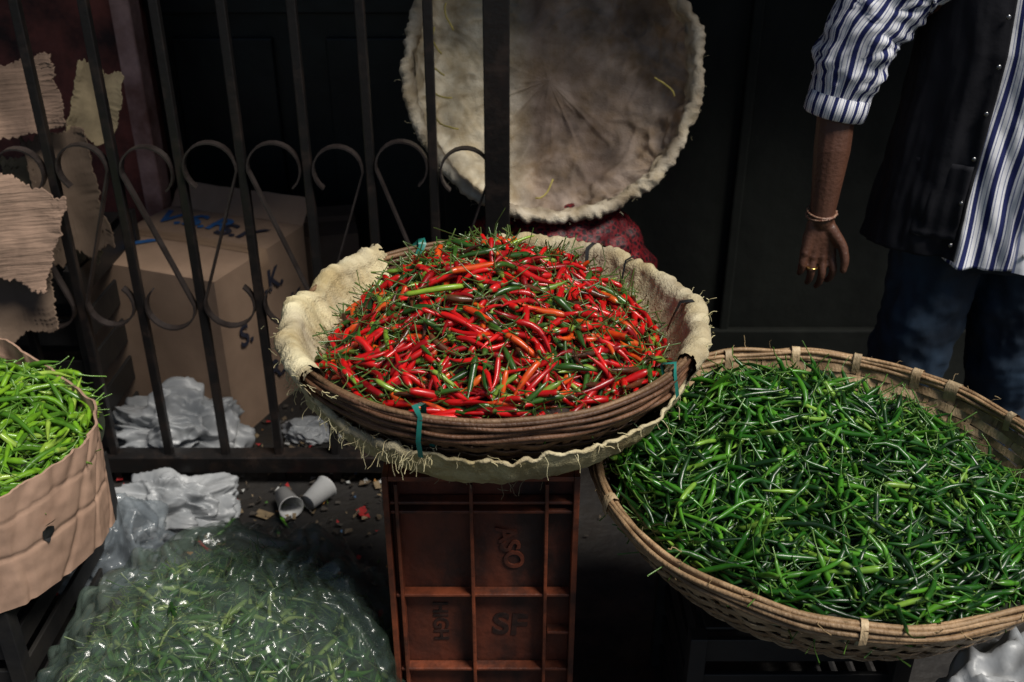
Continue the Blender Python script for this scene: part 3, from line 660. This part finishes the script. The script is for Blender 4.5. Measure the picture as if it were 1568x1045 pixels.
# === man ===
A=empty('man_in_striped_shirt'); PX=1.045
M_skin=mat('brown_skin',(.105,.045,.027),(.075,.032,.020),scale=9,rough=.46,bump=.2,bscale=150,spec=.4)
M_hair=mat('black_hair',(.01,.008,.007),(.02,.016,.014),scale=60,rough=.5,bump=.8,bscale=120)
def ell(ac,c,r,n=24,m=14):
    V,F=grid(lambda u,v:(c[0]+r[0]*max(.02,math.sin(pi*v))*math.cos(2*pi*u),c[1]+r[1]*max(.02,math.sin(pi*v))*math.sin(2*pi*u),c[2]+r[2]*math.cos(pi*v)),n,m,True)
    F=[f_[::-1] for f_ in F]; F.append(tuple(range(n))); F.append(tuple((m-1)*n+i for i in range(n))[::-1]); ac.add(V,F)
def loft(ac,secs,n=28,sub=4):
    S=[]
    for i in range(len(secs)-1):
        for k in range(sub):
            q=k/sub; q=q*q*(3-2*q); S.append([a*(1-q)+b*q for a,b in zip(secs[i],secs[i+1])])
    S.append(secs[-1]); V=[(s[0]+s[3]*math.cos(2*pi*i/n),s[1]+s[4]*math.sin(2*pi*i/n),s[2]) for s in S for i in range(n)]
    F=[(j*n+i,j*n+(i+1)%n,(j+1)*n+(i+1)%n,(j+1)*n+i) for j in range(len(S)-1) for i in range(n)]
    F.append(tuple(range(n))[::-1]); F.append(tuple((len(S)-1)*n+i for i in range(n))); ac.add(V,F)
def limb(ac,pts,rad,n=14):
    P=[];Rr=[]
    for i in range(len(pts)-1):
        for k in range(4):
            q=k/4; P.append(np.array(pts[i])*(1-q)+np.array(pts[i+1])*q); Rr.append(rad[i]*(1-q)+rad[i+1]*q)
    P.append(np.array(pts[-1]));Rr.append(rad[-1]); P=np.array(P)
    P[1:-1]=.25*P[:-2]+.5*P[1:-1]+.25*P[2:]
    V,F=sweep(P,Rr,n); ac.add(V,F)
    for p,r in((pts[0],rad[0]),(pts[-1],rad[-1])): ell(ac,p,(r*.98,)*3,14,8)
YB=2.07
ac=Acc()
loft(ac,[(PX,YB,.86,.15,.105),(PX,YB,.95,.165,.11),(PX,YB,1.08,.14,.10),(PX,YB,1.25,.165,.115),(PX,YB,1.36,.16,.10),(PX,YB,1.43,.09,.07),(PX,YB-.005,1.47,.055,.058),(PX,YB-.01,1.53,.052,.055)])
def hand(ac,W,side):
    W=np.array(W); pc=[]
    for k,(dx,l,len_) in enumerate(((.031,.078,.066),(.0105,.084,.074),(-.0105,.081,.068),(-.030,.072,.054))):
        kn=W+np.array([side*dx,-.006-.003*k,-l]); limb(ac,[W+np.array([side*dx*.5,0,-.008]),kn],[.0150,.0112],10)
        j1=kn+np.array([side*dx*.14,-.016+.003*k,-len_*.44]); j2=j1+np.array([-side*dx*.05,.008,-len_*.33]); j3=j2+np.array([-side*dx*.08,.016,-len_*.20])
        limb(ac,[kn,j1,j2,j3],[.0096,.0087,.0076,.0062],10); ell(ac,kn+np.array([0,-.004,.002]),(.0095,.0085,.009),10,6); pc.append(j1)
    ell(ac,W+np.array([0,-.004,-.042]),(.037,.015,.040),20,12)
    b=W+np.array([side*.020,-.008,-.018]); t1=W+np.array([side*.047,-.022,-.052]); t2=t1+np.array([side*.006,-.012,-.028]); t3=t2+np.array([-side*.002,-.003,-.022])
    limb(ac,[b,t1,t2,t3],[.0150,.0112,.0095,.0075],10); return pc
wr=(.660,2.00,.892)
limb(ac,[(PX-.165,YB,1.385),(PX-.27,YB-.01,1.33),(.672,2.05,1.14),(.668,2.025,1.04),wr],[.055,.050,.039,.038,.025])
pc=hand(ac,wr,1)
wl=(1.42,2.02,.875)
limb(ac,[(PX+.165,YB,1.385),(PX+.27,YB-.01,1.33),(1.415,2.06,1.13),(1.415,2.04,1.03),wl],[.055,.050,.039,.038,.025]); hand(ac,wl,-1)
for s in(-1,1):
    limb(ac,[(PX+s*.085,YB,.90),(PX+s*.10,YB-.01,.48),(PX+s*.105,YB+.01,.36),(PX+s*.11,YB+.03,.09)],[.085,.055,.055,.036])
    limb(ac,[(PX+s*.11,YB+.05,.04),(PX+s*.13,YB-.14,.032)],[.036,.032])
HC=(PX,YB-.02,1.615)
ell(ac,HC,(.074,.092,.105),32,20); ell(ac,(HC[0],HC[1]-.035,HC[2]-.060),(.052,.048,.050),24,14)
ell(ac,(HC[0],HC[1]-.088,HC[2]-.022),(.013,.022,.016),14,8); limb(ac,[(HC[0],HC[1]-.080,HC[2]+.012),(HC[0],HC[1]-.098,HC[2]-.018)],[.008,.010],8)
for s in(-1,1):
    ell(ac,(HC[0]+s*.076,HC[1]+.008,HC[2]-.01),(.010,.018,.030),12,8); ell(ac,(HC[0]+s*.030,HC[1]-.072,HC[2]+.022),(.024,.014,.007),12,8)
    ell(ac,(HC[0]+s*.040,HC[1]-.06,HC[2]-.025),(.022,.02,.02),12,8)
ell(ac,(HC[0],HC[1]-.080,HC[2]-.055),(.022,.010,.006),12,8); ell(ac,(HC[0],HC[1]-.079,HC[2]-.064),(.019,.010,.006),12,8)
o=build('body',ac,M_skin,A); r=o.modifiers.new('r','REMESH'); r.mode='VOXEL'; r.voxel_size=.003; r.use_smooth_shade=True; s=o.modifiers.new('s','SMOOTH'); s.factor=.5; s.iterations=3
ac=Acc()
for s in(-1,1): ell(ac,(HC[0]+s*.030,HC[1]-.0775,HC[2]+.005),(.012,.009,.0065),14,10)
build('eyes',ac,mat('eye',(.5,.48,.44),(.4,.38,.35),rough=.2),A)
ac=Acc()
for s in(-1,1): ell(ac,(HC[0]+s*.030,HC[1]-.0855,HC[2]+.005),(.0052,.0025,.0052),12,8)
for s in(-1,1): ell(ac,(HC[0]+s*.030,HC[1]-.084,HC[2]+.029),(.020,.006,.0035),12,8)
ell(ac,(HC[0],HC[1]-.090,HC[2]-.042),(.026,.007,.005),12,8)
build('brows_and_moustache',ac,M_hair,A)
ac=Acc(); V,F=grid(lambda u,v:(lambda th,a:(HC[0]+.082*math.sin(a)*math.cos(th),HC[1]+.008+.094*math.sin(a)*math.sin(th),HC[2]+.010+.108*math.cos(a)))(2*pi*u,.02+v*(1.15+.75*(.5+.5*math.sin(2*pi*u)))),48,20,True); ac.add(V,F); build('hair',ac,M_hair,A)
M_jean=mat('dark_denim',(.012,.032,.062),(.004,.009,.018),scale=7,rough=.8,bump=.5,bscale=14,bstretch=(1,1,.4))
ac=Acc(); loft(ac,[(PX,YB,.78,.165,.12),(PX,YB,.90,.185,.135),(PX,YB,1.0,.175,.125)])
for s in(-1,1): limb(ac,[(PX+s*.092,YB,.86),(PX+s*.105,YB-.02,.66),(PX+s*.12,YB-.01,.46),(PX+s*.125,YB+.02,.25),(PX+s*.13,YB+.03,.05)],[.105,.095,.080,.075,.080])
o=build('jeans',ac,M_jean,A); r=o.modifiers.new('r','REMESH'); r.mode='VOXEL'; r.voxel_size=.007; r.use_smooth_shade=True; s=o.modifiers.new('s','SMOOTH'); s.factor=.5; s.iterations=4
tx=bpy.data.textures.new('jean_fold','CLOUDS'); tx.noise_scale=.07; dm=o.modifiers.new('d','DISPLACE'); dm.texture=tx; dm.strength=.03; dm.texture_coords='GLOBAL'
ac=Acc()
for s in(-1,1): limb(ac,[(PX+s*.12,YB+.07,.045),(PX+s*.125,YB-.04,.045),(PX+s*.135,YB-.17,.038)],[.044,.044,.038])
build('shoes',ac,M_tie,A)
M_shirt=mat('striped_cotton',(.80,.80,.82),(.70,.70,.74),scale=8,rough=.85,bump=.25,bscale=20,spec=.2)
nt=M_shirt.node_tree; b=nt.nodes['Principled BSDF']; at=nt.nodes.new('ShaderNodeAttribute'); at.attribute_name='tuv'
sx=nt.nodes.new('ShaderNodeSeparateXYZ'); nt.links.new(at.outputs['Vector'],sx.inputs[0])
m1=nt.nodes.new('ShaderNodeMath'); m1.operation='MULTIPLY'; m1.inputs[1].default_value=1/.026; nt.links.new(sx.outputs[0],m1.inputs[0])
m2=nt.nodes.new('ShaderNodeMath'); m2.operation='FRACT'; nt.links.new(m1.outputs[0],m2.inputs[0])
cr=nt.nodes.new('ShaderNodeValToRGB'); cr.color_ramp.interpolation='CONSTANT'; el=cr.color_ramp.elements
el[0].position=0; el[0].color=(.022,.03,.13,1); el[1].position=.34; el[1].color=(1,1,1,1)
for p,cl in((.46,(.25,.28,.45,1)),(.52,(1,1,1,1)),(.80,(.25,.28,.45,1)),(.86,(1,1,1,1))): q=el.new(p); q.color=cl
nt.links.new(m2.outputs[0],cr.inputs[0]); mu=nt.nodes.new('ShaderNodeMix'); mu.data_type='RGBA'; mu.blend_type='MULTIPLY'; mu.inputs[0].default_value=1
nt.links.new(b.inputs['Base Color'].links[0].from_socket,mu.inputs[6]); nt.links.new(cr.outputs[0],mu.inputs[7]); nt.links.new(mu.outputs[2],b.inputs['Base Color'])
M_vest=mat('black_waistcoat',(.008,.008,.011),(.014,.014,.018),scale=10,rough=.85,bump=.4,bscale=16,spec=.2)
Zs=[.74,.80,.95,1.10,1.25,1.36,1.42,1.455,1.485]; RX=[.258,.250,.232,.212,.20,.195,.15,.09,.062]; RY=[.165,.16,.15,.145,.145,.125,.10,.078,.062]
def torso(th,z,off,seed,fold=.015):
    rx=np.interp(z,Zs,RX)+off; ry=np.interp(z,Zs,RY)+off; ct,st=math.cos(th),math.sin(th)
    g=max(0,min(1,(1.42-z)/.3)); lw=1+1.2*max(0,(1.0-z)/.25)
    fo=fold*g*lw*(nz(th*3.2+seed,z*1.6)+.5*nz(th*7+seed+z*3,z*4)+.6*abs(nz(th*4+z*7,z*9+seed))+.25*nz(th*14+z*4,z*3))
    return (PX+(rx+fo)*ct,YB-.005+(ry+fo)*st,z)
def cloth(name,mt,th0,th1,zb,ztop,off,seed,nu=240,nv=120,fold=.015,closed=True):
    V=[];U=[]
    for j in range(nv):
        for i in range(nu):
            q=i/(nu if closed else nu-1); th=th0+(th1-th0)*q; z=zb(th)+(ztop(th)-zb(th))*j/(nv-1); V.append(torso(th,z,off,seed,fold)); U.append(((th+pi/2)*.21+.014*nz(z*4,th*2),z,0))
    F=[(j*nu+i,j*nu+(i+1)%nu,(j+1)*nu+(i+1)%nu,(j+1)*nu+i) for j in range(nv-1) for i in range(nu if closed else nu-1)]
    ac=Acc(); ac.add(V,F,uv=U); o=build(name,ac,mt,A); s=o.modifiers.new('s','SOLIDIFY'); s.thickness=.002; return o
cloth('shirt',M_shirt,0.001,2*pi+.001,lambda th:.885-.075*abs(math.sin(th))**1.5,lambda th:1.483,0,5)
vb=lambda th:.835+.01*nz(th*3,1)
cloth('waistcoat',M_vest,-pi/2+.52,1.5*pi-.50,vb,lambda th:1.44,.016,5,closed=False)
ac=Acc(); V,F=grid(lambda u,v:tuple(np.array(torso(-pi/2-1.15+.62*u,.88+.155*v,.023,5))),24,16); ac.add(V,F); o=build('pocket',ac,M_vest,A); s=o.modifiers.new('s','SOLIDIFY'); s.thickness=.003
ac=Acc()
for z in(.86,.93,1.01,1.09,1.17,1.25,1.33):
    p=torso(-pi/2,z,.008,5); ell(ac,p,(.006,.003,.006),12,6)
build('shirt_buttons',ac,M_cup,A)
ac=Acc()
for z in(.87,.96,1.05,1.14,1.23,1.32):
    p=torso(-pi/2-.55,z,.021,5); ell(ac,p,(.005,.003,.005),12,6)
build('waistcoat_studs',ac,mat('steel_stud',(.3,.3,.3),(.2,.2,.2),metal=1,rough=.3),A)
ac=Acc(); V,F=grid(lambda u,v:tuple(np.array(torso(-pi/2-.055+.11*u,.82+.62*v,.0045,5))),6,90); U=[((i%6)*.002+.012,0,0) for i in range(len(V))]; ac.add(V,F,uv=U); build('placket',ac,M_shirt,A)
ac=Acc(); V,F=grid(lambda u,v:(PX+(.064+.018*v)*math.cos(-pi/2+.2+u*(2*pi-.4)),YB-.01+(.064+.018*v)*math.sin(-pi/2+.2+u*(2*pi-.4)),1.505-.035*v),60,6); ac.add(V,F,uv=[(i*.002,0,0) for i in range(len(V))]); build('collar',ac,M_shirt,A)
def sleeve(sg,pts,rad):
    n=60; k=np.linspace(0,len(pts)-1,n); Pt=np.array(pts)
    P=np.stack([np.interp(k,range(len(pts)),Pt[:,i]) for i in range(3)],1)
    for _ in range(6): P[1:-1]=(P[:-2]+P[1:-1]*2+P[2:])/4
    Rr=np.interp(k,range(len(pts)),rad); S=64; V,F=sweep(P,1.0,S,cap=False); V=V.reshape(n,S,3); U=np.zeros((n,S,3))
    for j in range(n):
        for i in range(S):
            a=2*pi*i/S; fo=.012*nz(math.cos(a)*1.6+j*.10,math.sin(a)*1.6,j*.16+sg)+.009*abs(nz(math.cos(a)*2.4+j*.12,math.sin(a)*2.4+j*.22,j*.22))*2
            rr=Rr[j]+fo*(1 if j<n-8 else .3); V[j,i]=P[j]+(V[j,i]-P[j])*rr; U[j,i]=(a*.075+.01*nz(j*.1,a),0,0)
    ac=Acc(); ac.add(V.reshape(-1,3),F,uv=U.reshape(-1,3))
    d=P[-1]-P[-6]; d/=np.linalg.norm(d); Pc=[P[-1]-d*x for x in(.045,.043,.02,0,-.003,-.001,.02)]; rc=[rad[-1]*1.0,rad[-1]+.007,rad[-1]+.009,rad[-1]+.007,rad[-1]+.003,rad[-1]-.002,rad[-1]-.004]
    V2,F2=sweep(Pc,1.0,S,cap=False); V2=V2.reshape(7,S,3); U2=np.zeros((7,S,3))
    for j in range(7):
        for i in range(S):
            a=2*pi*i/S; V2[j,i]=np.array(Pc[j])+(V2[j,i]-np.array(Pc[j]))*(rc[j]+.003*nz(math.cos(a)*3,math.sin(a)*3,j*.3)); U2[j,i]=(a*.075+.013,0,0)
    ac.add(V2.reshape(-1,3),F2,uv=U2.reshape(-1,3)); o=build('sleeve',ac,M_shirt,A); s=o.modifiers.new('s','SOLIDIFY'); s.thickness=.0015
sleeve(1,[(PX-.13,YB,1.41),(PX-.27,YB-.01,1.385),(.700,2.055,1.27),(.668,2.05,1.105)],[.070,.080,.074,.056])
sleeve(2,[(PX+.13,YB,1.41),(PX+.27,YB-.01,1.385),(1.390,2.055,1.27),(1.418,2.05,1.105)],[.070,.080,.074,.056])
ac=Acc()
for k,(dz,rr) in enumerate(((.018,.030),(.012,.031))):
    P=[(wr[0]-.001+rr*math.cos(a),wr[1]+.004+rr*math.sin(a),wr[2]+dz+.006*math.sin(a+k)) for a in np.linspace(0,2*pi,25)[:-1]]; V,F=sweep(P,.0020,6,True); ac.add(V,F,(.30,.05,.03) if k==0 else (.22,.12,.08))
for a in np.linspace(0,2*pi,15): ell(ac,(wr[0]+.031*math.cos(a),wr[1]+.004+.031*math.sin(a),wr[2]+.012+.006*math.sin(a+1)),(.0028,)*3,8,6)
build('thread_bracelet',ac,mat('bracelet_beads',(.35,.22,.15),(.15,.05,.03),scale=200,rough=.4),A)
ac=Acc(); p=pc[2]+np.array([0,.004,.010]); P=[(p[0]+.0104*math.cos(a),p[1]-.004+.0104*math.sin(a),p[2]) for a in np.linspace(0,2*pi,21)[:-1]]; V,F=sweep(P,.0020,6,True); ac.add(V,F); build('finger_ring',ac,mat('gold',(.8,.55,.2),(.7,.45,.15),metal=1,rough=.25),A)

# === light, camera ===
sd=Vector((.42,-.31,.86)).normalized()
w=bpy.data.worlds.new('World'); sc.world=w; w.use_nodes=True; nt=w.node_tree; sk=nt.nodes.new('ShaderNodeTexSky'); sk.sky_type='NISHITA'; sk.sun_disc=False
sk.sun_elevation=math.asin(sd.z); sk.sun_rotation=math.atan2(sd.x,sd.y); nt.links.new(sk.outputs[0],nt.nodes['Background'].inputs[0]); nt.nodes['Background'].inputs[1].default_value=.045
l=bpy.data.lights.new('sun','SUN'); l.energy=4.2; l.angle=deg(22); l.color=(1,.95,.87); lo=bpy.data.objects.new('sun',l); sc.collection.objects.link(lo); lo.rotation_euler=sd.to_track_quat('Z','Y').to_euler()
cam=bpy.data.cameras.new('camera'); cam.lens=35; cam.sensor_width=36; cam.clip_end=500; cam.clip_start=.05; cam.dof.use_dof=True; cam.dof.focus_distance=1.62; cam.dof.aperture_fstop=5.0
co=bpy.data.objects.new('camera',cam); sc.collection.objects.link(co); co.location=(0,0,1.65); co.rotation_euler=(deg(62.3),0,0); sc.camera=co
